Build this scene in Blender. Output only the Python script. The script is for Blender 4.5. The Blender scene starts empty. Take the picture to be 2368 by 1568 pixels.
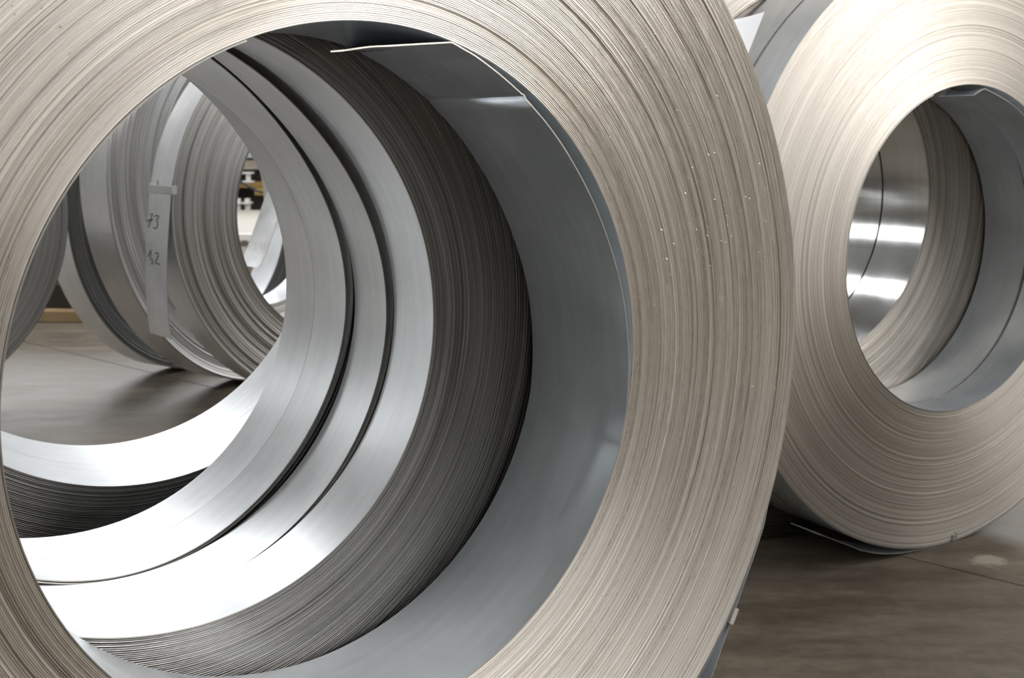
import bpy, math, random
import numpy as np
from mathutils import Matrix, Vector

S = bpy.context.scene
COL = S.collection
PI = math.pi

# ------------------------------------------------------------------ camera
CAM_H = 0.7818
PITCH, ROLL = -0.1771, -0.0075
cam = bpy.data.cameras.new('camera')
cam.sensor_fit = 'HORIZONTAL'
cam.sensor_width = 36.0
cam.lens = 2749.3 / 2368 * 36.0
cam.clip_start = 0.02
cam.dof.use_dof = True
cam.dof.focus_distance = 1.18
cam.dof.aperture_fstop = 13.0
camo = bpy.data.objects.new('camera', cam)
COL.objects.link(camo)
fw = Vector((0, math.cos(PITCH), math.sin(PITCH)))
rt = Vector((1, 0, 0))
up = Vector((0, -math.sin(PITCH), math.cos(PITCH)))
rt2 = rt * math.cos(ROLL) + up * math.sin(ROLL)
up2 = up * math.cos(ROLL) - rt * math.sin(ROLL)
M = Matrix((rt2, up2, -fw)).transposed().to_4x4()
M.translation = Vector((0, 0, CAM_H))
camo.matrix_world = M
S.camera = camo

# ------------------------------------------------------------------ world, exposure
S.view_settings.view_transform = 'Standard'
S.view_settings.look = 'None'
S.view_settings.gamma = 1.0
S.view_settings.use_curve_mapping = False
S.view_settings.exposure = -0.25
w = bpy.data.worlds.new('world')
S.world = w
w.use_nodes = True
w.node_tree.nodes['Background'].inputs[0].default_value = (0.75, 0.83, 1.0, 1)
w.node_tree.nodes['Background'].inputs[1].default_value = 0.6

# light strengths (emission of unseen windows and skylights, added to light the hall)
P_BACK, P_MAIN, P_RIGHT, P_SKY, P_LEFT, P_FRONT, P_SHEEN = 15.0, 105.0, 5.0, 9.0, 5.0, 1.0, 7.0

# ------------------------------------------------------------------ node helpers
def mat(name):
    m = bpy.data.materials.new(name)
    m.use_nodes = True
    nt = m.node_tree
    return m, nt, nt.nodes['Principled BSDF']

def nd(nt, t, **kw):
    n = nt.nodes.new(t)
    for k, v in kw.items():
        if k.startswith('i_'):
            key = k[2:]
            n.inputs[int(key) if key.isdigit() else key].default_value = v
        else:
            setattr(n, k, v)
    return n

def math_(nt, op, a, b=None, clamp=False):
    n = nt.nodes.new('ShaderNodeMath'); n.operation = op; n.use_clamp = clamp
    for i, x in enumerate((a, b)):
        if x is None: continue
        if isinstance(x, (int, float)): n.inputs[i].default_value = x
        else: nt.links.new(x, n.inputs[i])
    return n.outputs[0]

def ramp(nt, fac, stops):
    n = nt.nodes.new('ShaderNodeValToRGB')
    e = n.color_ramp.elements
    while len(e) > 1: e.remove(e[-1])
    for i, (p, c) in enumerate(stops):
        el = e[0] if i == 0 else e.new(p)
        el.position = p
        el.color = (c, c, c, 1) if isinstance(c, (int, float)) else (*c, 1)
    nt.links.new(fac, n.inputs[0])
    return n.outputs[0]

def polar(nt, ka=3.0, kr=100.0, ky=0.0):
    """vector (cos*ka, sin*ka, radius*kr + y*ky): long along the lap, fine across it"""
    tc = nt.nodes.new('ShaderNodeTexCoord')
    sp = nt.nodes.new('ShaderNodeSeparateXYZ'); nt.links.new(tc.outputs['Object'], sp.inputs[0])
    x, y, z = sp.outputs
    r = math_(nt, 'SQRT', math_(nt, 'ADD', math_(nt, 'MULTIPLY', x, x), math_(nt, 'MULTIPLY', z, z)))
    cx = math_(nt, 'MULTIPLY', math_(nt, 'DIVIDE', x, r), ka)
    cz = math_(nt, 'MULTIPLY', math_(nt, 'DIVIDE', z, r), ka)
    v = math_(nt, 'ADD', math_(nt, 'MULTIPLY', r, kr), math_(nt, 'MULTIPLY', y, ky))
    cb = nt.nodes.new('ShaderNodeCombineXYZ')
    nt.links.new(cx, cb.inputs[0]); nt.links.new(cz, cb.inputs[1]); nt.links.new(v, cb.inputs[2])
    return cb.outputs[0], tc

def noise(nt, vec, scale, detail=3, rough=.5):
    n = nd(nt, 'ShaderNodeTexNoise'); n.inputs['Scale'].default_value = scale
    n.inputs['Detail'].default_value = detail; n.inputs['Roughness'].default_value = rough
    nt.links.new(vec, n.inputs['Vector'])
    return n.outputs['Fac']

def edge_steel(name, c0, c1, rough=.34, bump=.25, aniso=.6, lap=900.0):
    """cut edges of the wound laps"""
    m, nt, b = mat(name)
    b.inputs['Metallic'].default_value = 1.0
    v, tc = polar(nt, .2, lap)
    f = noise(nt, v, 1.0, 1, .5)
    v2, _ = polar(nt, .3, 90.0)
    f2 = noise(nt, v2, 1.0, 3, .65)
    mix = math_(nt, 'ADD', math_(nt, 'MULTIPLY', f, .6), math_(nt, 'MULTIPLY', f2, .4))
    col = ramp(nt, mix, [(.34, c0), (.62, c1)])
    nt.links.new(col, b.inputs['Base Color'])
    v3, _ = polar(nt, 30.0, 1500.0)
    f3 = noise(nt, v3, 1.0, 1, .5)
    rg = ramp(nt, math_(nt, 'ADD', math_(nt, 'MULTIPLY', f2, .5), math_(nt, 'MULTIPLY', f3, .5)),
              [(.3, max(.05, rough - .12)), (.7, rough + .14)])
    nt.links.new(rg, b.inputs['Roughness'])
    b.inputs['Anisotropic'].default_value = aniso
    b.inputs['Anisotropic Rotation'].default_value = 0.25
    tg = nd(nt, 'ShaderNodeTangent', direction_type='RADIAL', axis='Y')
    nt.links.new(tg.outputs[0], b.inputs['Tangent'])
    bp = nd(nt, 'ShaderNodeBump'); bp.inputs['Strength'].default_value = bump
    bp.inputs['Distance'].default_value = .0006
    hgt = f
    nt.links.new(hgt, bp.inputs['Height']); nt.links.new(bp.outputs[0], b.inputs['Normal'])
    return m

def sheet_steel(name, c0, c1, r0=.16, r1=.3, streak=.25, wav=.15, metal=.9):
    """rolled galvanised strip surface"""
    m, nt, b = mat(name)
    b.inputs['Metallic'].default_value = metal
    v, tc = polar(nt, 2.0, 0.0, 90.0)
    st = noise(nt, v, 1.0, 4, .6)
    ob = tc.outputs['Object']
    cl = noise(nt, ob, 9.0, 4, .55)
    fine = noise(nt, ob, 420.0, 2, .5)
    mixf = math_(nt, 'ADD', math_(nt, 'MULTIPLY', st, .35), math_(nt, 'MULTIPLY', cl, .65))
    nt.links.new(ramp(nt, mixf, [(.32, c0), (.66, c1)]), b.inputs['Base Color'])
    rf = math_(nt, 'ADD', math_(nt, 'MULTIPLY', cl, .85), math_(nt, 'MULTIPLY', fine, .15))
    nt.links.new(ramp(nt, rf, [(.25, r0), (.75, r1)]), b.inputs['Roughness'])
    b.inputs['Anisotropic'].default_value = streak
    tg = nd(nt, 'ShaderNodeTangent', direction_type='RADIAL', axis='Y')
    nt.links.new(tg.outputs[0], b.inputs['Tangent'])
    lo = noise(nt, ob, 5.5, 1, .4)
    bp = nd(nt, 'ShaderNodeBump'); bp.inputs['Strength'].default_value = wav
    bp.inputs['Distance'].default_value = .01
    nt.links.new(lo, bp.inputs['Height'])
    bp2 = nd(nt, 'ShaderNodeBump'); bp2.inputs['Strength'].default_value = .04
    bp2.inputs['Distance'].default_value = .0004
    nt.links.new(st, bp2.inputs['Height'])
    nt.links.new(bp.outputs[0], bp2.inputs['Normal'])
    nt.links.new(bp2.outputs[0], b.inputs['Normal'])
    return m

def plain(name, c, rough=.6, metal=0.0, var=.12, scale=6.0):
    m, nt, b = mat(name)
    tc = nt.nodes.new('ShaderNodeTexCoord')
    f = noise(nt, tc.outputs['Object'], scale, 5, .6)
    lo = tuple(x * (1 - var) for x in c); hi = tuple(min(1, x * (1 + var)) for x in c)
    nt.links.new(ramp(nt, f, [(.3, lo), (.7, hi)]), b.inputs['Base Color'])
    b.inputs['Roughness'].default_value = rough
    b.inputs['Metallic'].default_value = metal
    return m

def emit(name, c, s):
    m, nt, b = mat(name)
    b.inputs['Base Color'].default_value = (.8, .8, .8, 1)
    b.inputs['Emission Color'].default_value = (*c, 1)
    b.inputs['Emission Strength'].default_value = s
    return m

# ------------------------------------------------------------------ materials
EDGE = edge_steel('cut_edge_steel_warm', (.46, .43, .395), (.74, .705, .655), .36, .5, .6, 520.0)
EDGE_R = edge_steel('cut_edge_steel_pale', (.43, .40, .365), (.62, .59, .55), .62, .25, .6, 420.0)
EDGE_D = edge_steel('cut_edge_steel_shaded', (.08, .08, .08), (.22, .22, .218), .43, .25, .1, 480.0)  # darker copy of the edge steel, shade and dark reflections put into the colour
EDGE_B = edge_steel('cut_edge_steel_brushed', (.42, .42, .42), (.68, .68, .68), .42, .2, .5, 260.0)
GALV = sheet_steel('galvanised_sheet_blue', (.64, .685, .72), (.84, .88, .92), .15, .25, .1, .12, .68)
GALV_M = sheet_steel('galvanised_sheet_satin', (.70, .71, .71), (.88, .89, .90), .31, .40, .2, .05, .55)
GALV_G = sheet_steel('galvanised_sheet_glossy', (.60, .60, .58), (.78, .78, .76), .09, .18, .2, .12)
EDGE_S = edge_steel('sheet_edge', (.26, .25, .23), (.42, .40, .37), .5, .1)
EDGE_C = edge_steel('cut_edge_steel_shaded_row', (.19, .178, .162), (.38, .358, .33), .5, .2, .6, 300.0)  # darker copy for the deep right row, its dimness put into the colour
BRIGHT = sheet_steel('bright_seal_steel', (.75, .75, .74), (.9, .9, .89), .2, .3, .1, .05)
INK = plain('marker_ink', (.02, .02, .025), .5)
TAIL_WHITE = plain('reflection_white_steel', (.86, .88, .92), .7, 0, .02)  # steel tail end, its bright reflection put into the white colour
WOOD = plain('timber_wood', (.36, .25, .13), .75, 0, .25, 9)
YELLOW = plain('ochre_painted_metal', (.42, .27, .09), .6, 0, .2, 8)
DARK = plain('dark_machine_steel', (.045, .04, .036), .55, .3, .3, 5)
CREAM = plain('cream_board', (.36, .31, .255), .6, 0, .06, 3)
MINT = plain('pale_green_paint', (.46, .54, .52), .5, 0, .05, 3)
WHITE = plain('white_painted_steel', (.80, .80, .78), .4, 0, .05, 4)
CABLE = plain('blue_black_cable', (.03, .04, .07), .5)
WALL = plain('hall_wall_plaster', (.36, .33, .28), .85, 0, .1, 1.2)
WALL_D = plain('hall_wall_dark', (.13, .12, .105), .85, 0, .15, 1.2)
CEIL = plain('ceiling_sheeting', (.20, .20, .20), .8, 0, .08, 1.0)
TRUSS = plain('roof_beam_paint', (.22, .24, .26), .6, .2, .1, 2)

def floor_mat():
    m, nt, b = mat('worn_concrete')
    tc = nt.nodes.new('ShaderNodeTexCoord')
    geo = nt.nodes.new('ShaderNodeNewGeometry')
    pos = geo.outputs['Position']
    big = noise(nt, pos, 1.3, 5, .6)
    mp = nd(nt, 'ShaderNodeMapping'); mp.inputs['Rotation'].default_value = (0, 0, .74)
    mp.inputs['Scale'].default_value = (2.2, 9.0, 1.0)
    nt.links.new(pos, mp.inputs[0])
    smear = noise(nt, mp.outputs[0], 1.6, 5, .62)
    fine = noise(nt, pos, 38.0, 6, .7)
    f = math_(nt, 'ADD', math_(nt, 'ADD', math_(nt, 'MULTIPLY', big, .38), math_(nt, 'MULTIPLY', smear, .42)),
              math_(nt, 'MULTIPLY', fine, .20))
    col = ramp(nt, f, [(.34, (.062, .050, .036)), (.46, (.120, .099, .074)), (.56, (.19, .161, .124)), (.68, (.29, .252, .20))])
    # pale plaster splash near the right-hand coil
    sub = nd(nt, 'ShaderNodeVectorMath', operation='SUBTRACT'); nt.links.new(pos, sub.inputs[0])
    sub.inputs[1].default_value = (.862, 2.045, 0)
    mp2 = nd(nt, 'ShaderNodeMapping'); mp2.inputs['Rotation'].default_value = (0, 0, .55)
    mp2.inputs['Scale'].default_value = (1.0, 1.0, 1.0)
    nt.links.new(sub.outputs[0], mp2.inputs[0])
    ln = nd(nt, 'ShaderNodeVectorMath', operation='LENGTH'); nt.links.new(mp2.outputs[0], ln.inputs[0])
    n2 = noise(nt, pos, 26.0, 4, .6)
    d = math_(nt, 'ADD', math_(nt, 'MULTIPLY', ln.outputs['Value'], 16.0), math_(nt, 'MULTIPLY', n2, 1.4))
    msk = ramp(nt, d, [(.95, 1.0), (1.0, 0.0)])
    # ramp is clamped to 0..1, so scale the distance first
    d2 = math_(nt, 'MULTIPLY', d, .8)
    msk = ramp(nt, d2, [(.78, .62), (.98, 0.0)])
    # small dark droppings of oil
    vo = nd(nt, 'ShaderNodeTexVoronoi'); vo.inputs['Scale'].default_value = 5.5
    nt.links.new(pos, vo.inputs['Vector'])
    sp = ramp(nt, vo.outputs['Distance'], [(.02, .75), (.06, 0.0)])
    mx = nd(nt, 'ShaderNodeMix', data_type='RGBA'); nt.links.new(sp, mx.inputs[0])
    nt.links.new(col, mx.inputs[6]); mx.inputs[7].default_value = (.06, .05, .04, 1)
    mx2 = nd(nt, 'ShaderNodeMix', data_type='RGBA'); nt.links.new(msk, mx2.inputs[0])
    nt.links.new(mx.outputs[2], mx2.inputs[6]); mx2.inputs[7].default_value = (.45, .43, .35, 1)
    nt.links.new(mx2.outputs[2], b.inputs['Base Color'])
    nt.links.new(ramp(nt, f, [(.35, .42), (.65, .7)]), b.inputs['Roughness'])
    b.inputs['Specular IOR Level'].default_value = .2
    bp = nd(nt, 'ShaderNodeBump'); bp.inputs['Strength'].default_value = .25; bp.inputs['Distance'].default_value = .003
    nt.links.new(fine, bp.inputs['Height']); nt.links.new(bp.outputs[0], b.inputs['Normal'])
    return m
FLOOR = floor_mat()

# ------------------------------------------------------------------ mesh helpers
class MB:
    """collects quads into one mesh"""
    def __init__(self): self.v = []; self.f = []; self.mi = []; self.n = 0; self.sm = []
    def grid(self, P, closed_u=False, closed_v=False, flip=False, mi=0, smooth=True):
        P = np.asarray(P, float); m, n = P.shape[:2]
        self.v.append(P.reshape(-1, 3))
        I = np.arange(m if closed_v else m - 1); J = np.arange(n if closed_u else n - 1)
        a = (I[:, None] * n + J[None, :]); b = (I[:, None] * n + ((J + 1) % n)[None, :])
        i2 = (I + 1) % m
        c = (i2[:, None] * n + ((J + 1) % n)[None, :]); d = (i2[:, None] * n + J[None, :])
        q = np.stack([a, b, c, d], -1).reshape(-1, 4)
        if flip: q = q[:, ::-1]
        self.f.append(q + self.n); self.n += m * n
        self.mi.append(np.full(len(q), mi)); self.sm.append(np.full(len(q), smooth))
    def box(self, x0, x1, y0, y1, z0, z1, mi=0):
        V = np.array([(x, y, z) for z in (z0, z1) for y in (y0, y1) for x in (x0, x1)], float)
        Q = np.array([(0, 2, 3, 1), (4, 5, 7, 6), (0, 1, 5, 4), (2, 6, 7, 3), (0, 4, 6, 2), (1, 3, 7, 5)])
        self.v.append(V); self.f.append(Q + self.n); self.n += 8
        self.mi.append(np.full(6, mi)); self.sm.append(np.full(6, False))
    def build(self, name, mats, parent=None, loc=None, bevel=0):
        V = np.concatenate(self.v).astype(np.float32); F = np.concatenate(self.f).astype(np.int32)
        me = bpy.data.meshes.new(name)
        me.vertices.add(len(V)); me.vertices.foreach_set('co', V.ravel())
        me.loops.add(F.size); me.loops.foreach_set('vertex_index', F.ravel())
        me.polygons.add(len(F))
        me.polygons.foreach_set('loop_start', np.arange(0, F.size, 4, dtype=np.int32))
        me.polygons.foreach_set('loop_total', np.full(len(F), 4, dtype=np.int32))
        me.polygons.foreach_set('use_smooth', np.concatenate(self.sm).astype(bool))
        for m in (mats if isinstance(mats, (list, tuple)) else [mats]): me.materials.append(m)
        me.polygons.foreach_set('material_index', np.concatenate(self.mi).astype(np.int32))
        me.update(calc_edges=True); me.validate()
        o = bpy.data.objects.new(name, me); COL.objects.link(o)
        if parent is not None: o.parent = parent
        if loc is not None: o.location = loc
        if bevel:
            bv = o.modifiers.new('bevel', 'BEVEL'); bv.width = bevel; bv.segments = 2; bv.limit_method = 'ANGLE'
        return o

def empty(name, loc, rz=0.0, label=None, cat=None, group=None):
    o = bpy.data.objects.new(name, None); COL.objects.link(o)
    o.empty_display_size = .1
    o.location = loc; o.rotation_euler = (0, 0, rz)
    if label: o['label'] = label
    if cat: o['category'] = cat
    if group: o['group'] = group
    return o

def ribbon(mb, pts, y0, y1, th, pts_r=None, mi=0):
    """thin sheet following a cross-section polyline (x,z), from y0 to y1, thickness to the left of travel"""
    P = np.array(pts, float); R = P if pts_r is None else np.array(pts_r, float)
    def off(A):
        t = np.gradient(A, axis=0); t /= np.linalg.norm(t, axis=1)[:, None] + 1e-12
        nrm = np.stack([-t[:, 1], t[:, 0]], 1)
        return A + nrm * th
    Po, Ro = off(P), off(R)
    def row(A, y): return np.stack([A[:, 0], np.full(len(A), y), A[:, 1]], 1)
    a, b, c, d = row(P, y0), row(R, y1), row(Ro, y1), row(Po, y0)
    mb.grid([a, b], mi=mi, flip=True); mb.grid([c, d], mi=mi, flip=True)
    mb.grid([d, a], mi=1, flip=True); mb.grid([b, c], mi=1, flip=True)
    for i in (0, -1):
        mb.grid([[a[i], b[i]], [d[i], c[i]]], mi=mi, smooth=False)

def fourier(co):
    co = list(co)
    def f(th):
        r = np.full_like(th, co[0], dtype=float); k = 1
        for i in range(1, len(co) - 1, 2):
            r += co[i] * np.cos(k * th) + co[i + 1] * np.sin(k * th); k += 1
        return r
    return f
def const(r): return lambda th: np.full_like(th, r, dtype=float)
def circ_off(r, dx, dz):
    """radius function about the local origin of a circle of radius r centred at (dx,dz)"""
    def f(th):
        p = dx * np.cos(th) + dz * np.sin(th)
        return p + np.sqrt(r * r - (dx * dx + dz * dz) + p * p)
    return f

def wound_laps(parent, zc, rin, rout, width, K, N, seed, mats, rin_r=None, amp=.0004, groove=.0011, gaps=(), bands=.0, dx=0.0):
    """the wound body of a coil: every lap a raised edge with a groove between, as real relief"""
    rg = np.random.RandomState(seed)
    th = np.linspace(0, 2 * PI, N, endpoint=False)
    c, s = np.cos(th), np.sin(th)
    Ri, Ro = rin(th), rout(th)
    Rr = Ri if rin_r is None else rin_r(th)
    e = np.linspace(0, 1, K + 1); e[1:-1] += rg.uniform(-.22, .22, K - 1) / K
    slow = np.cumsum(rg.normal(0, 1, K)); slow -= np.linspace(slow[0], slow[-1], K)
    slow = slow / (np.abs(slow).max() + 1e-9) * bands
    rows = []
    def ring(t, y): 
        r = Ri + (Ro - Ri) * t
        rows.append(np.stack([r * c, y if np.ndim(y) else np.full(N, y), r * s], 1))
    for k in range(K):
        t0, t1 = e[k], e[k + 1]; dt = t1 - t0; tm = (t0 + t1) / 2
        p = -(rg.uniform(-1, 1) * amp + slow[k]) - amp * .5 * np.sin(th * rg.randint(1, 4) + rg.uniform(0, 6.28))
        g = groove * rg.uniform(.5, 1.2)
        wide = .2
        for (gt, gw, gd) in gaps:
            if abs(tm - gt) < gw: g = gd * rg.uniform(.7, 1.2); wide = .5; p = p + .0012 * rg.uniform(.2, 1.6)
        ring(t0, p + g)
        ring(t0 + wide * dt, p)
        ring(t1 - .16 * dt, p)
    ring(1.0, .0012)
    mb = MB()
    mb.grid(rows, closed_u=True, mi=0)
    front = rows[-1].copy()
    o1 = np.stack([Ro * c, np.full(N, .0012), Ro * s], 1); o2 = o1.copy(); o2[:, 1] = width
    mb.grid([o1, o2], closed_u=True, mi=1)
    b2 = np.stack([Rr * c, np.full(N, width), Rr * s], 1)
    mb.grid([o2, b2], closed_u=True, mi=0)
    i1 = rows[0].copy()
    mb.grid([b2, i1], closed_u=True, mi=1)
    o = mb.build('wound_laps', mats, parent, (dx, 0, zc))
    o['kind'] = 'stuff'
    return o

def arc(r, a0, a1, n, dx=0, dz=0):
    """points at radius r (number or function) from angle a0 to a1 in degrees"""
    t = np.radians(np.linspace(a0, a1, n)); R = r(t) if callable(r) else np.full(n, r)
    return [(float(R[i] * math.cos(t[i]) + dx), float(R[i] * math.sin(t[i]) + dz)) for i in range(n)]

def smooth_line(pts, step=.004):
    """Catmull-Rom through points"""
    P = [np.array(p, float) for p in pts]; P = [2 * P[0] - P[1]] + P + [2 * P[-1] - P[-2]]
    out = []
    for i in range(1, len(P) - 2):
        n = max(1, int(np.linalg.norm(P[i + 1] - P[i]) / step))
        for k in range(n):
            t = k / n
            out.append(.5 * (2 * P[i] + (P[i + 1] - P[i - 1]) * t + (2 * P[i - 1] - 5 * P[i] + 4 * P[i + 1] - P[i + 2]) * t * t
                             + (3 * P[i] - P[i - 1] - 3 * P[i + 1] + P[i + 2]) * t ** 3))
    out.append(P[-2])
    return [tuple(p) for p in out]

def closed_wrap(parent, zc, rf, rr, y0, y1, th, m, N, name, inner=True):
    """a full turn of sheet; radius functions for its front and rear edge"""
    t = np.linspace(0, 2 * PI, N + 1)
    c, s = np.cos(t), np.sin(t)
    F, R = rf(t), rr(t)
    def row(r, y): return np.stack([r * c, np.full(N + 1, y), r * s], 1)
    k = th if not inner else -th
    mb = MB()
    a, b, c2, d = row(F, y0), row(R, y1), row(R + k, y1), row(F + k, y0)
    mb.grid([a, b]); mb.grid([c2, d]); mb.grid([b, c2], mi=1); mb.grid([d, a], mi=1)
    return mb.build(name, [m, EDGE_S], parent, (0, 0, zc))

def coil(pos, yaw, label, group=None):
    return empty('steel_coil', (pos[0], pos[1], 0), -yaw, label, 'steel coil', group)

def along(base, yaw, s, l):
    return (base[0] + math.sin(yaw) * s + math.cos(yaw) * l, base[1] + math.cos(yaw) * s - math.sin(yaw) * l)

# ------------------------------------------------------------------ the hall
def struct(o): o['kind'] = 'structure'; return o
X0, X1, Y0, Y1, ZH = -12.0, 7.0, -6.0, 13.0, 6.4
fl = MB(); fl.box(X0 - .2, X1 + .2, Y0 - .2, Y1 + .2, -.3, -.012); floor = struct(fl.build('floor', DARK))
# cast slabs, joints recessed; the visible joint runs through (0.5, 2.27)
ang = math.atan2(-.673, .739)
for i in range(-3, 3):
    for j in range(-2, 3):
        m_ = MB(); g = .0019
        a0, a1 = i * 7.4 + 2.6, (i + 1) * 7.4 + 2.6
        b0, b1 = j * 6.2, (j + 1) * 6.2
        cx = .5 + math.cos(ang) * (a0 + a1) / 2 - math.sin(ang) * (b0 + b1) / 2
        cy = 2.27 + math.sin(ang) * (a0 + a1) / 2 + math.cos(ang) * (b0 + b1) / 2
        if not (X0 - 4 < cx < X1 + 4 and Y0 - 4 < cy < Y1 + 4): continue
        m_.box(-(a1 - a0) / 2 + g, (a1 - a0) / 2 - g, -(b1 - b0) / 2 + g, (b1 - b0) / 2 - g, -.010, 0)
        o = m_.build('floor_slab', FLOOR, floor, (cx, cy, 0), bevel=.001); o.rotation_euler = (0, 0, ang)

def wall(name, x0, x1, y0, y1, m):
    b = MB(); b.box(x0, x1, y0, y1, -.05, ZH); return struct(b.build(name, m))
wall('wall_back', X0 - .2, X1 + .2, Y1, Y1 + .2, WALL)
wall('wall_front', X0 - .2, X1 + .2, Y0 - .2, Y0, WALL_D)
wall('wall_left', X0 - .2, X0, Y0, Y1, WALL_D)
wall('wall_right', X1, X1 + .2, Y0, Y1, WALL)
b = MB(); b.box(X0 - .2, X1 + .2, Y0 - .2, Y1 + .2, ZH, ZH + .2); ceil = struct(b.build('ceiling', CEIL))
for k in range(5):
    b = MB(); y = -4.0 + k * 4.0
    b.box(X0, X1, -.09, .09, -.42, -.39); b.box(X0, X1, -.012, .012, -.39, -.03); b.box(X0, X1, -.09, .09, -.03, 0)
    b.build('roof_beam', TRUSS, ceil, (0, y, ZH))

wn = [0]
def unseen_window(c, w_, h_, normal, strength, col=(.92, .96, 1.0), nx=3, nz=2):
    """frame with a glowing pane, unseen, added for light and reflections; local frame faces -Y before rotation"""
    wn[0] += 1
    rz = {'-y': 0, '+y': PI, '-x': -PI / 2, '+x': PI / 2}.get(normal, 0)
    f = MB(); t = .06
    f.box(-w_ / 2, w_ / 2, -.08, 0, -h_ / 2, -h_ / 2 + t); f.box(-w_ / 2, w_ / 2, -.08, 0, h_ / 2 - t, h_ / 2)
    f.box(-w_ / 2, -w_ / 2 + t, -.08, 0, -h_ / 2, h_ / 2); f.box(w_ / 2 - t, w_ / 2, -.08, 0, -h_ / 2, h_ / 2)
    for i in range(1, nx): x = -w_ / 2 + w_ * i / nx; f.box(x - .025, x + .025, -.07, 0, -h_ / 2, h_ / 2)
    for i in range(1, nz): z = -h_ / 2 + h_ * i / nz; f.box(-w_ / 2, w_ / 2, -.07, 0, z - .025, z + .025)
    o = struct(f.build('unseen_window_%d' % wn[0], WHITE, None, c))
    if normal == '-z': o.rotation_euler = (PI / 2, 0, 0)
    else: o.rotation_euler = (0, 0, rz)
    p = MB(); p.grid([[(-w_ / 2, -.03, -h_ / 2), (w_ / 2, -.03, -h_ / 2)], [(-w_ / 2, -.03, h_ / 2), (w_ / 2, -.03, h_ / 2)]], smooth=False)
    p.build('pane', emit('glow_pane_%d' % wn[0], col, strength), o)
for x in (-9.4, -5.6, -1.8, 2.0, 5.3): unseen_window((x, Y1, 4.2), 3.2, 2.6, '-y', P_BACK)
unseen_window((X1, -.6, 3.5), 2.2, 1.3, '-x', P_MAIN, (1.0, .97, .93))
for y in (3.4, 7.4, 11.0): unseen_window((X1, y, 4.0), 2.8, 2.0, '-x', P_RIGHT, (1.0, .97, .92))
unseen_window((X1, -4.0, 1.45), 2.4, 2.2, '-x', P_SHEEN, (1.0, .98, .95), 2, 3)  # unseen low opening, added for a sheen on the coil faces
for y in (0.0, 6.0): unseen_window((X0, y, 4.3), 3.2, 1.8, '+x', P_LEFT)
for x in (1.0, 4.6): unseen_window((x, Y0, 4.2), 2.6, 2.2, '+y', P_FRONT, (1.0, .97, .92))
for (x, y) in ((-4.5, 3.0), (-4.5, 7.0), (1.6, -2.4), (3.2, 1.0), (3.2, 5.0)): unseen_window((x, y, ZH), 1.4, 3.0, '-z', P_SKY * (2.6 if x < 0 else .7), (.95, .97, 1.0), 1, 3)

# ------------------------------------------------------------------ front row
YA = -.6692
C0 = (-.1179, .9909)
# --- front coil
t = coil(C0, YA, 'huge beige-edged steel coil filling the foreground, bent inner sheet end at top')
zc = .5608
rout1 = circ_off(.5485 - .0016, .0154, -.0123)
wound_laps(t, zc, const(.3055), rout1, .150, 146, 320, 3, [EDGE, GALV], amp=.00035, groove=.0011,
           gaps=((.088, .015, .006), (.155, .005, .003), (.24, .005, .003), (.37, .005, .003), (.47, .008, .003), (.60, .005, .003), (.71, .009, .003), (.80, .005, .003), (.90, .005, .003)), bands=.0006)
flap = [(-.0321, .2799), (-.019, .2812), (.0034, .2846), (.0238, .2862), (.0534, .2887), (.0838, .2911)]
sec = smooth_line(flap) + [(.0868, .2911), (.0895, .2900)]
sec += smooth_line([(.1000, .2855), (.1122, .2802), (.1380, .2655), (.1630, .2488)]) + [(.1640, .2486), (.1652, .2480), (.1664, .2464), (.1670, .2448)]
sec += smooth_line([(.1780, .2352), (.1910, .2235), (.2075, .2065), (.2225, .1882), (.2400, .1640), (.2565, .1370), (.2730, .1030),
                    (.2880, .0620), (.2960, .0220), (.2988, -.0200), (.2960, -.0640), (.2870, -.1010)])
sec += arc(.3040, -22, -250, 200)
nflap = len(smooth_line(flap))
sec_r = [(x + .105 * max(0, 1 - i / nflap), z + .013 * max(0, 1 - i / nflap)) for i, (x, z) in enumerate(sec)]
mb = MB(); ribbon(mb, sec, -.001, .151, .0013, sec_r)
mb.build('inner_wrap', [GALV, EDGE_S], t, (0, 0, zc))
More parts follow.
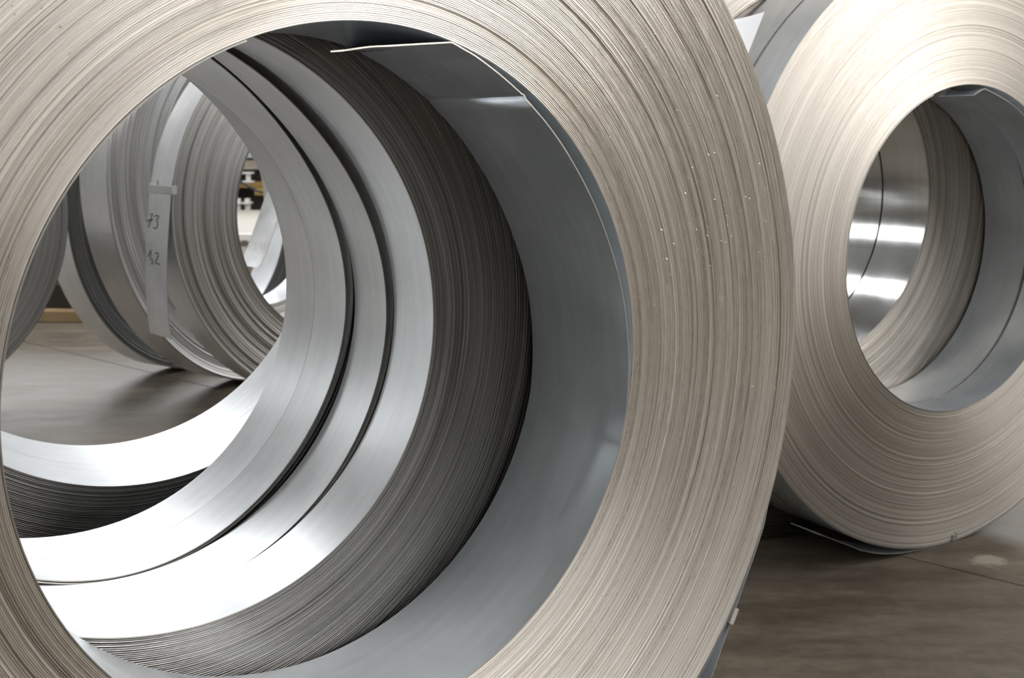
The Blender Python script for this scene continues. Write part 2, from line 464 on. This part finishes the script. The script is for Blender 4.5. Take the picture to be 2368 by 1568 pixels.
# outer wrap with its loose tail running down to the floor
outw = arc(circ_off(.5485 - .0014, .0154, -.0123), 285, -22, 240)
tail = outw + smooth_line([(.5187, -.2347), (.507, -.2600), (.4760, -.3190), (.4338, -.3990), (.3900, -.4850), (.3580, -.5480), (.350, -.5590)], .01)
mb = MB(); ribbon(mb, tail, 0, .150, .0012)
mb.build('outer_wrap', [GALV, EDGE_S], t, (0, 0, zc))
t2 = arc(circ_off(.5485, .0154, -.0123), -24, -27, 6) + smooth_line([(.5020, -.2640), (.4850, -.2960), (.4720, -.3170), (.4420, -.3585), (.4190, -.3880), (.3920, -.4160)], .01)
mb = MB(); ribbon(mb, t2, 0, .150, .0011)
mb.build('second_wrap', [GALV, EDGE_S], t, (0, 0, zc))
def burrs(parent, zc, r0, r1, n, seed, a0=-180, a1=180):
    rg = np.random.RandomState(seed); mb = MB()
    for _ in range(n):
        a = math.radians(rg.uniform(a0, a1)); r = r0 + (r1 - r0) * math.sqrt(rg.rand()); L = rg.uniform(.0004, .0014); q = rg.uniform(.00025, .0005)
        c_ = np.array((math.cos(a), 0, math.sin(a))); t_ = np.array((-math.sin(a), 0, math.cos(a))); y = np.array((0, 1, 0))
        base = c_ * r
        P = [[base - c_ * q - t_ * L + y * .0004, base + c_ * q - t_ * L + y * .0004], [base - t_ * L * .2 - y * .0012 - c_ * q * .3, base - t_ * L * .2 - y * .0012 + c_ * q * .3],
             [base - c_ * q + t_ * L + y * .0004, base + c_ * q + t_ * L + y * .0004]]
        mb.grid(P, smooth=False)
    o = mb.build('burrs', BRIGHT, parent, (0, 0, zc)); o['kind'] = 'stuff'; o['label'] = 'tiny bright burrs on the cut edges'
burrs(t, zc, .315, .545, 900, 71)
# crimped seal holding the tail
mb = MB()
for (o0, o1, y0, y1) in ((-.0022, .0062, -.003, -.0016), (-.0022, -.0010, -.003, .03), (.0050, .0062, -.003, .03)):
    d = np.array((-.5, -.866)); n_ = np.array((.866, -.5)); c_ = np.array((.4665, -.3302))
    L = .019
    q = []
    for yy in (y0, y1):
        q.append([np.array((*(c_ + d * a * L / 2 + n_ * o), 0))[[0, 2, 1]] + np.array((0, yy, 0)) for a, o in ((-1, o0), (1, o0), (1, o1), (-1, o1))])
    q = np.array(q); mb.grid(q, closed_u=True, smooth=False)
    mb.grid([[q[0][0], q[0][1]], [q[0][3], q[0][2]]], smooth=False); mb.grid([[q[1][0], q[1][1]], [q[1][3], q[1][2]]], smooth=False)
o = mb.build('strap_seal', BRIGHT, t, (0, 0, zc)); o['label'] = 'bright crimped seal'

# --- slit coils behind it, one after the other, in the same row
m2f = [0.28065, -0.00652, -0.0002, 0.00154, 0.00042, -0.00089, -0.00307, 0.00017, 0.00121]
m2r = [0.28112, -0.00481, 0.00288, 0.00075, -0.00015, 0.0009, -0.00291, 0.00059, 0.00057]
m3f = [0.27905, -0.00994, -2e-05, -0.00116, -0.00117, 0.00075, -0.00425, 0.00204, 0.00181]
m3r = [0.28678, -0.01231, 0.00884, -0.00199, -0.00396, 0.00344, -0.00597, 0.00186, 0.00293]
m4f = [0.27812, -0.00961, 0.00838, -0.00446, -0.00211, 0.0006, -0.00277, 0.00358, 0.00101]
m5f = [0.26987, -0.00085, -0.00138, -0.00074, -2e-05, 0.00026, 0.0004, 0.00096, -0.00059]
m5r = [0.28187, -0.00696, 0.01212, -0.00305, -0.00089, -0.00033, -0.00333, 0.0005, 0.00108]
def bump_gap(f, amp, base=.002):
    ff = fourier(f)
    return lambda th: ff(th) + base + amp * np.exp(-(((th + PI) % (2 * PI) - PI - .55) / 1.0) ** 2)
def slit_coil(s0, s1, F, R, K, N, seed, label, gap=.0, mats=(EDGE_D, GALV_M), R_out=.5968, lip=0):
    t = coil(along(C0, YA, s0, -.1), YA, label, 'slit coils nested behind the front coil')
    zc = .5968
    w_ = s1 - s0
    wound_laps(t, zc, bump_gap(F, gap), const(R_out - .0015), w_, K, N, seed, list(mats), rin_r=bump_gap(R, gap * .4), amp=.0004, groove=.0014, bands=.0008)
    closed_wrap(t, zc, fourier(F), fourier(R), -.001, w_ + .001, .0012, mats[1], N, 'inner_wrap', inner=False)
    closed_wrap(t, zc, const(R_out), const(R_out), 0, w_, .0012, mats[1], N, 'outer_wrap', inner=True)
    return t
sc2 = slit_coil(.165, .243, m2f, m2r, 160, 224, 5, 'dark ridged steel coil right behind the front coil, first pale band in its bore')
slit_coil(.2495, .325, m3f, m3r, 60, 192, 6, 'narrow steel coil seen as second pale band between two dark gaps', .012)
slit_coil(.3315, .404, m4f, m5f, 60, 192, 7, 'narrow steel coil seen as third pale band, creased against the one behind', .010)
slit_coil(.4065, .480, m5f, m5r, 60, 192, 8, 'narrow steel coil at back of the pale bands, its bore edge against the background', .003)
burrs(sc2, .5968, .30, .50, 220, 72)
# --- two more, turned a little, their bores higher
Y6 = -.488
b6 = along(C0, YA, .58, .0128)
for k in range(2):
    p = along(b6, Y6, k * .1115, 0)
    R6 = .600
    t = coil(p, Y6, ('grey fine-ridged steel coil at lower left with bright white bore bottom' if k == 0 else
                     'rearmost steel coil of the front row, last white bore band above the floor'))
    zc = .6389
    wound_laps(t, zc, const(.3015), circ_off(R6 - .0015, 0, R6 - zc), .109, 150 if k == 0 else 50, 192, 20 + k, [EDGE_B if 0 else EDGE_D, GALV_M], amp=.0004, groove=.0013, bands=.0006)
    closed_wrap(t, zc, const(.300), const(.300), -.001, .110, .0012, GALV_M, 192, 'inner_wrap', inner=False)
    closed_wrap(t, zc, circ_off(R6, 0, R6 - zc), circ_off(R6, 0, R6 - zc), 0, .109, .0012, GALV_M, 192, 'outer_wrap', inner=True)

# ------------------------------------------------------------------ right row
YB = -.5399
RC = (.8149, 2.1393)
t = coil(RC, YB, 'pale bright-edged steel coil standing at the right edge of the picture')
zc = .5497
wound_laps(t, zc, circ_off(.2950, 0, .0036), const(.5482), .073, 130, 256, 31, [EDGE_R, GALV], amp=.0004, groove=.0010,
           gaps=((.62, .006, .003), (.80, .006, .003), (.40, .004, .002)), bands=.0008)
fl = smooth_line([(.0040, .2795), (.0160, .2855), (.0300, .2905)]) + [(.0318, .2908), (.0336, .2903)]
fl += smooth_line([(.0450, .2870), (.0678, .2800), (.1110, .2634), (.1470, .2430), (.1950, .2090), (.2400, .1580), (.2700, .1000), (.2860, .0500)])
fl += arc(circ_off(.2935, 0, .0036), 3, -250, 180)
mb = MB(); ribbon(mb, fl, -.001, .074, .0012); mb.build('inner_wrap', [GALV, EDGE_S], t, (0, 0, zc))
fo = arc(.5484, 265, -86, 230) + smooth_line([(.0200, -.5480), (-.0438, -.5478), (-.1200, -.5440), (-.1800, -.5330), (-.2260, -.5180)], .01) + [(-.2300, -.5165), (-.2340, -.5140)] \
    + smooth_line([(-.2500, -.5060), (-.2900, -.4870), (-.3283, -.4692)], .01)
mb = MB(); ribbon(mb, fo, 0, .073, .0012); mb.build('outer_wrap', [GALV, EDGE_S], t, (0, 0, zc))
mb = MB(); mb.box(.022, .031, -.002, .02, -.547, -.530); mb.box(.016, .022, -.003, .02, -.5475, -.534)
o = mb.build('strap_seal', BRIGHT, t, (0, 0, zc), bevel=.001); o['label'] = 'small bright crimped seal'

t = coil(along(RC, YB, .0785, 0), YB, 'steel coil directly behind the right-hand pale coil, bluish band beyond a dark line')
r2f = lambda th: circ_off(.2935, 0, .0036)(th) - .006 * np.exp(-(((th + PI) % (2 * PI) - PI - .3) / 1.0) ** 2)
wound_laps(t, zc, circ_off(.2955, 0, .0036), const(.5482), .1, 40, 192, 32, [EDGE_R, GALV], amp=.0004)
closed_wrap(t, zc, r2f, circ_off(.2935, 0, .0036), -.001, .101, .0012, GALV, 192, 'inner_wrap', inner=False)
closed_wrap(t, zc, const(.5497), const(.5497), 0, .1, .0012, GALV, 224, 'outer_wrap', inner=True)
for k, (s0, w_) in enumerate(((.1865, .112), (.3050, .16))):
    t = coil(along(RC, YB, s0, -.16), YB, ('brushed-faced steel coil inside the view through the right-hand bore' if k == 0 else
                                           'glossy-bored steel coil deepest in the right-hand row, cut by a thin dark line'))
    zc = .6300; RO = (.615, .660)[k]
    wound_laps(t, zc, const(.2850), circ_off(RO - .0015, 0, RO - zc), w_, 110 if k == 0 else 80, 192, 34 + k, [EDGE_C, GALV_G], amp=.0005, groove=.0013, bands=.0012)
    closed_wrap(t, zc, const(.2832), const(.2832), -.001, w_ + .001, .0012, GALV_G, 192, 'inner_wrap', inner=False)
    closed_wrap(t, zc, circ_off(RO, 0, RO - zc), circ_off(RO, 0, RO - zc), 0, w_, .0012, GALV_G, 192, 'outer_wrap', inner=True)

# ------------------------------------------------------------------ coils in the left background
def bg_coil(pos, yaw, R, rin, width, K, seed, label, mats, groove=.002, amp=.0012, bands=.003, wrap=True, N=192):
    t = coil(pos, yaw, label)
    wound_laps(t, R, const(rin), const(R - .0015), width, K, N, seed, list(mats), amp=amp, groove=groove, bands=bands)
    if wrap: closed_wrap(t, R, const(R), const(R), 0, width, .0012, mats[1], N, 'outer_wrap', inner=True)
    closed_wrap(t, R, const(rin - .0015), const(rin - .0015), -.001, width, .0012, mats[1], N, 'inner_wrap', inner=False)
    return t
L1 = bg_coil((-.4359, 3.3627), -.6853, .5461, .368, .1355, 26, 41, 'loosely wound grey coil in the left background with a hanging marked strip', (EDGE_B, GALV_M), .004, .0022, .004, wrap=False)
zc = .5461
tp = [(-.5404, .0938), (-.5470, .0450), (-.5540, -.0050), (-.5593, -.0469), (-.5656, -.1125), (-.5692, -.1897), (-.5691, -.2456), (-.5651, -.2960)]
tl = smooth_line(tp[::-1], .01)
seg = tl + arc(.5461, 168.5, 20, 120) + arc(.5461, 20, -177, 140)[1:]
mb = MB(); ribbon(mb, [p for p in seg], 0, .1355, .0014)
mb.build('outer_wrap', [GALV_M, EDGE_S], L1, (0, 0, zc))
# handwriting on the hanging strip: 73 and 1,2
def tail_x(z):
    zs = [p[1] for p in tp][::-1]; xs = [p[0] for p in tp][::-1]
    return float(np.interp(z, zs, xs))
def stroke(mb, px, wdt=.0022):
    q = []
    for (a, b_) in px:
        u, v = 320 + a / 3.917, 400 + b_ / 3.917
        uL = np.interp(v, [420, 495, 600, 700], [352, 343.5, 338.3, 339]); uR = np.interp(v, [420, 495, 600, 700], [399, 393.5, 388, 388.5])
        y = .1355 * (uR - u) / (uR - uL); z = .0399 - (v - 480) * .00109
        q.append(np.array((tail_x(z) - .0020, y, z)))
    q = np.array(q)
    d = np.gradient(q, axis=0); d[:, 0] = 0; d /= np.linalg.norm(d, axis=1)[:, None] + 1e-9
    n_ = np.stack([np.zeros(len(q)), -d[:, 2], d[:, 1]], 1) * wdt * np.array([1, 1.6, 1])
    mb.grid([q + n_ / 2, q - n_ / 2], smooth=False)
    qq = q.copy(); qq[:, 0] -= .0004
    mb.grid([qq + n_ / 2, qq - n_ / 2], smooth=False)
glyphs = ([[(112, 398), (135, 390), (126, 430), (112, 475), (99, 522)], [(84, 458), (110, 450), (140, 440)]],
          [[(155, 412), (175, 400), (198, 402), (185, 425), (168, 445), (185, 455), (186, 480), (176, 510), (160, 520), (143, 512)]],
          [[(95, 792), (108, 760), (124, 720), (120, 770), (119, 822)]],
          [[(134, 800), (141, 815), (132, 856)]],
          [[(163, 752), (175, 738), (190, 742), (190, 765), (175, 800), (162, 838), (185, 836), (209, 838)]],
          [[(197, 75), (192, 100), (188, 130)]])
for g_, nm in zip(glyphs, ('digit_seven', 'digit_three', 'digit_one', 'comma', 'digit_two', 'pen_tick')):
    mb = MB()
    for st_ in g_: stroke(mb, st_)
    mb.build(nm, INK, L1, (0, 0, zc))
# seal round the strip
mb = MB()
for (x0, x1, y0, y1) in ((-.5455, -.5435, -.006, .142), (-.5455, -.5300, -.006, -.003), (-.5455, -.5300, .139, .142)):
    mb.box(x0, x1, y0, y1, .072, .094)
o = mb.build('strap_seal', GALV_M, L1, (0, 0, zc), bevel=.001)
# inner tail hanging in the bore of the background coil
mb = MB()
ribbon(mb, smooth_line([(-.225, .06), (-.2504, .0023), (-.290, -.085)], .01) + [(-.2965, -.0992), (-.2985, -.1025)] + smooth_line([(-.3090, -.1210), (-.3214, -.1379)], .01), .01, .1255, .0014)
# joins the bore wall overhead
o = mb.build('inner_tail', [BRIGHT, EDGE_S], L1, (.03, .03, zc)); o['label'] = 'bright bent inner tail of the strip'

bg_coil((-.7558, 3.7069), -1.0317, .6162, .38, .1061, 40, 42, 'big steel coil behind the hanging strip with smooth beige-grey rim', (EDGE_B, GALV_M), .0015, .001, .004)
bg_coil((-1.020, 3.9000), -1.0317, .5204, .42, .100, 30, 43, 'scuffed greenish-grey steel coil rim at left, shadowed gap on its right', (EDGE_D, GALV_M), .0015, .001, .002)
bg_coil((-1.7549, 3.0743), -.5002, .5829, .28, .07, 110, 44, 'dull grey coil face peeping in at the far left edge', (EDGE_B, GALV_M), .0012, .0006, .001)

bg_coil((2.05, 1.35), -.35, .52, .254, .30, 60, 45, 'plain unseen steel coil added beyond the right edge to shade the floor', (EDGE_R, GALV), .001, .0005, .001, N=128)  # unseen coil, added to shade the floor and the lower coil faces

# ------------------------------------------------------------------ steel tail end behind the front coil, bright reflection put into its white
t = empty('coil_tail_end', (0, 0, 0), 0, 'pointed steel sheet end, its bright reflection painted white, sticking out behind the front coil at top right', 'sheet')
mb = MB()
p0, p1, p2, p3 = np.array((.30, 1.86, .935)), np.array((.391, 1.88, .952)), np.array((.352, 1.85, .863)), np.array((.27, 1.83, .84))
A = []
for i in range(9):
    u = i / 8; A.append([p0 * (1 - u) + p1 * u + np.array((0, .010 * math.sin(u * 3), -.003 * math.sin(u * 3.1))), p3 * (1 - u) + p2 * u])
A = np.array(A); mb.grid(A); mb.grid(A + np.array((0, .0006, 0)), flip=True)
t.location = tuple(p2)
mb.build('sheet', TAIL_WHITE, t, tuple(-p2))

# ------------------------------------------------------------------ machinery far behind, seen through the background coil
def box_thing(name, label, cat, x0, x1, y0, y1, z0, z1, m, group=None, bevel=.004):
    t = empty(name, ((x0 + x1) / 2, (y0 + y1) / 2, z0), 0, label, cat, group)
    return t
# low loading table
t = empty('work_table', (-1.35, 6.9, 0), 0, 'low cream-topped table with white front edge seen through the background coil', 'table')
mb = MB(); mb.box(-.75, .75, -.86, .95, .228, .252); mb.build('table_top', CREAM, t, bevel=.003)
mb = MB(); mb.box(-.75, .75, -.90, -.862, .222, .256); mb.build('edge_rail', WHITE, t, bevel=.004)
for (x, y) in ((-.65, -.8), (.65, -.8), (-.65, .85), (.65, .85)):
    mb = MB(); mb.box(x - .03, x + .03, y - .03, y + .03, 0, .228); mb.build('leg', WHITE, t, bevel=.003)
mb = MB(); mb.box(-.65, .65, -.82, -.79, .14, .19); mb.build('cross_rail', WHITE, t, bevel=.003)
# profiles stored under it
for k, (z, m_) in enumerate(((.03, WHITE), (.085, BRIGHT))):
    t = empty('steel_profile', (-1.35, 5.93 + .02 * k, 0 if k == 0 else .052), 0, ('white steel profile lying lowest in front of the low table' if k == 0 else 'bright steel profile lying on the white one before the low table'), 'metal bar')
    mb = MB(); mb.box(-.55, .7, -.03, .03, 0, .05); mb.box(-.55, .7, -.045, -.03, 0, .008); mb.build('bar', m_, t, bevel=.002)
t = empty('wooden_block', (-1.335, 5.78, 0), 0, 'short brown wooden block standing on the floor beneath the low table edge', 'wood block')
mb = MB(); mb.box(-.012, .03, -.03, .03, 0, .12); mb.box(-.02, .038, -.035, .035, .12, .135); mb.build('block', WOOD, t, bevel=.002)
# machine frame behind
t = empty('conveyor_machine', (-1.7, 8.4, 0), 0, 'dark machine with white I-shaped bracket and ochre beam behind the low table', 'machine')
mb = MB(); mb.box(-1.2, 1.6, .30, .9, 0, 1.05); mb.build('machine_body', DARK, t, bevel=.01)
mb = MB(); mb.box(-1.2, 1.6, .05, .28, .367, .409); mb.build('cross_beam', YELLOW, t, bevel=.004)
mb = MB(); mb.box(-.092, -.008, -.04, .03, .317, .367); mb.build('ochre_box', YELLOW, t, bevel=.004)
mb = MB()
mb.box(-.173, -.098, -.05, .02, .468, .480); mb.box(-.150, -.120, -.03, .0, .420, .468); mb.box(-.173, -.098, -.05, .02, .408, .420)
mb.build('bracket', WHITE, t, bevel=.002)
mb = MB(); mb.box(-.188, -.068, .02, .2, .493, .563); mb.box(-.188, -.068, .005, .02, .50, .512); mb.build('crate', CREAM, t, bevel=.004)
mb = MB(); mb.box(-1.2, 1.6, .0, .3, .577, .64); mb.build('top_rail', MINT, t, bevel=.005)
for x in (-.215, -.150):
    mb = MB(); mb.box(x, x + .028, -.1, -.04, 0, .300); mb.box(x - .014, x + .042, -.12, -.02, .262, .275); mb.build('foot', WHITE, t, bevel=.002)
cp = np.array([p for p in zip(*[np.interp(np.linspace(0, 3, 25), range(4), v) for v in zip((-.25, -.10, .47), (-.17, -.12, .42), (-.08, -.10, .36), (.06, -.08, .31))])])
th8 = np.linspace(0, 2 * PI, 8, endpoint=False)
mb = MB(); mb.grid([[p + .006 * np.array((.5 * math.cos(a), math.sin(a) * .7, math.cos(a))) for a in th8] for p in cp], closed_u=True)
mb.build('cable', CABLE, t)
# timber skid with dark load at the far left
t = empty('timber_skid', (-2.0, 5.2, 0), 0, 'ochre timber skid on the floor under a dark rack at far left', 'pallet')
t.rotation_euler = (0, 0, -.12)
for y in (-.3, .1, .5):
    mb = MB(); mb.box(-.75, .6, y - .05, y + .05, 0, .048); mb.build('board', WOOD, t, bevel=.004)
mb = MB(); mb.box(-.75, .6, -.28, .55, .048, .15); mb.build('deck', DARK, t, bevel=.004)
t = empty('packing_case', (-2.0, 5.3, .15), -.12, 'brown wooden packing case resting on the skid at far left', 'crate')
mb = MB(); mb.box(-.7, .5, -.3, .4, 0, .25); mb.build('case_body', WOOD, t, bevel=.006)
mb = MB(); mb.box(-.72, .52, -.32, .42, .25, .27); mb.build('lid', WOOD, t, bevel=.004)
t = empty('storage_rack', (-2.85, 6.3, 0), 0, 'dark low storage rack in shadow behind the left coils', 'rack')
for x in (-1.0, -.4, .2):
    mb = MB(); mb.box(x - .04, x + .04, -.05, .05, 0, .6); mb.build('post', DARK, t, bevel=.004)
for z in (.12, .34, .52):
    mb = MB(); mb.box(-1.04, .24, -.06, .5, z, z + .04); mb.build('shelf', DARK, t, bevel=.004)
mb = MB(); mb.box(-1.0, .2, .46, .5, 0, .6); mb.build('back_panel', DARK, t)
